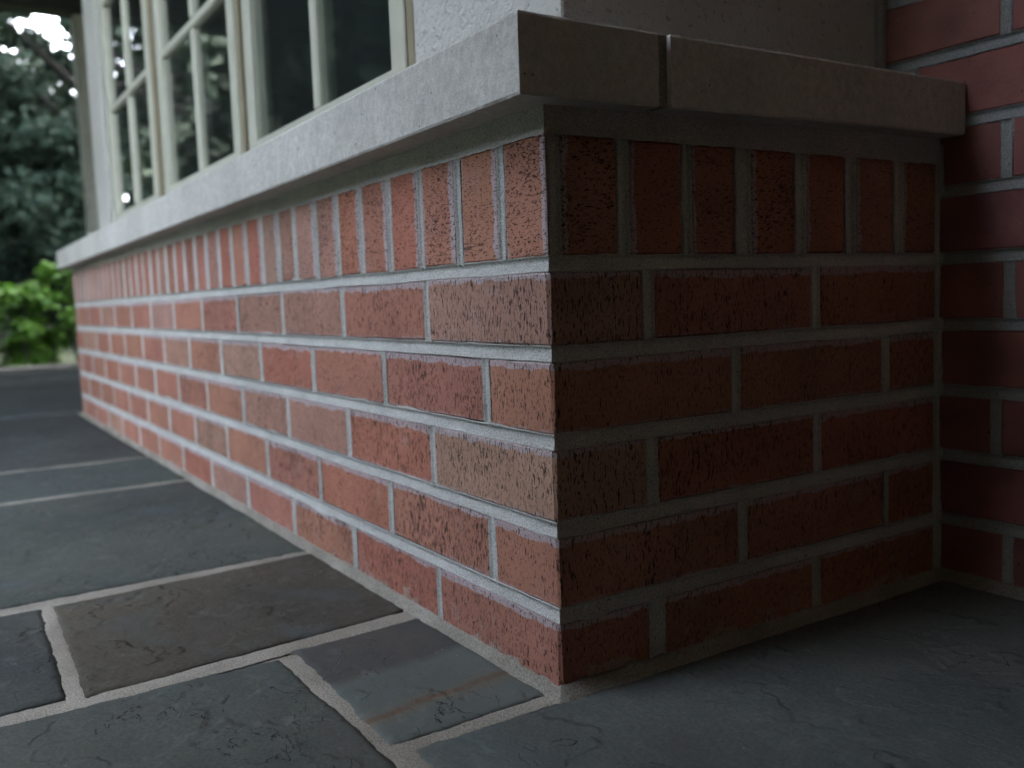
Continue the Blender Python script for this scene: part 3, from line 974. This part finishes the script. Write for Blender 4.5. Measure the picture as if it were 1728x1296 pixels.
link('crown', leaves('crown', cs, rs, 300, .115, 21), M_TREE, tr)

# wood beyond: one mass, behind the tree and mirrored in the panes
V, F = [], []
cs, rs = [], []
for i in range(30):
    az = R(-52 + 100 * i / 29 + rnd.uniform(-2, 2))
    d = rnd.uniform(19, 27)
    x, y = -math.cos(az) * d, math.sin(az) * d
    h = rnd.uniform(4.6, 5.6) if -.5 < math.degrees(az) < 13 else rnd.uniform(8.0, 10.5)
    trunk(V, F, x, y, h * .8, .25, rnd, -.2, 3)
    for k in range(22):
        cs.append((x + rnd.gauss(0, 1.5), y + rnd.gauss(0, 1.5), h * rnd.uniform(.04, 1.0))); rs.append([rnd.uniform(.7, 1.2)] * 2 + [rnd.uniform(.6, 1.0)])
for i in range(18):
    az = R(-54 - 62 * i / 17 + rnd.uniform(-1.5, 1.5))
    d = rnd.uniform(13, 17)
    x, y = -math.cos(az) * d, math.sin(az) * d
    h = rnd.uniform(4.5, 5.8)
    trunk(V, F, x, y, h * .8, .25, rnd, -.2, 3)
    for k in range(30):
        cs.append((x + rnd.gauss(0, 1.4), y + rnd.gauss(0, 1.4), h * rnd.uniform(.04, 1.0))); rs.append([rnd.uniform(.8, 1.3)] * 2 + [rnd.uniform(.7, 1.1)])
for i in range(150):      # added high canopy out of view, dims light on the tree below
    cs.append((rnd.uniform(-22, -8.2), rnd.uniform(-7, 9), rnd.uniform(6.9, 9.2))); rs.append([rnd.uniform(1.1, 1.7)] * 2 + [rnd.uniform(.5, .8)])
for x, y in ((-15, -5.5), (-16, 8.5)): trunk(V, F, x, y, 8.5, .35, rnd, -.2, 6)  # unseen trunks under the added canopy
wd = link('woodland', leaves('woodland', cs, rs, 150, .30, 33), M_TREE)
tag(wd, 'dark mass of woodland trees behind the porch garden', 'woodland', kind='stuff')
cs, rs = [], []  # near trees added to darken the far end of the wall
clip = lambda v: max(-1.2, min(1.2, v))
for x, y, h in ((-2.9, -3.0, 4.2), (-3.9, -2.5, 4.6), (-5.0, -2.6, 5.0), (-6.2, -2.3, 4.6), (-7.4, -2.5, 5.2), (-8.8, -2.8, 5.5), (-4.6, -4.4, 6.0),
                (-7.0, -4.8, 5.5), (-10.2, -4.4, 6.5), (-9.6, -6.2, 7.0), (-6.2, -8.5, 7.5), (-7.2, 3.3, 4.5), (-8.6, 3.6, 5.0)):
    trunk(V, F, x, y, h * .8, .15, rnd, -.2, 4)
    for k in range(34):
        cs.append((x + clip(rnd.gauss(0, .7)), y + clip(rnd.gauss(0, .7)), h * rnd.uniform(.06, 1.0))); rs.append([rnd.uniform(.35, .65)] * 2 + [rnd.uniform(.3, .5)])
ug = link('screen_trees', leaves('screen_trees', cs, rs, 170, .15, 61), M_TREE, wd)
ug['kind'] = 'stuff'
wt = link('trunks', pyd('trunks', V, F, True), M_BARK, wd)
wt['kind'] = 'stuff'

# the bright shrub beside the kerb
sh = empty('shrub', (-7.9, .45, -.16))
tag(sh, 'bright green leafy shrub low at the left edge, beyond the pale kerb', 'shrub')
cs, rs = [], []
for i in range(120):
    yy = rnd.uniform(-1.6, 1.7); q = rnd.random()
    z = .06 + q * .72 + .06 * math.sin(yy * 5)
    cs.append((rnd.uniform(-.6, .45) * (1.05 - q * .55), yy, z)); rs.append([rnd.uniform(.10, .17)] * 2 + [rnd.uniform(.07, .12)])
link('foliage', leaves('foliage', cs, rs, 130, .068, 44, up=.9), M_SHRUB, sh)
V, F = [], []
for i in range(26):
    yy = rnd.uniform(-1.5, 1.6); xx = rnd.uniform(-.4, .3)
    limb(V, F, [Vector((xx, yy, 0)), Vector((xx + rnd.uniform(-.1, .1), yy + rnd.uniform(-.1, .1), .35)), Vector((xx + rnd.uniform(-.2, .2), yy + rnd.uniform(-.2, .2), .75))], [.012, .008, .003], 5)
link('stems', pyd('stems', V, F, True), M_BARK, sh)['kind'] = 'stuff'
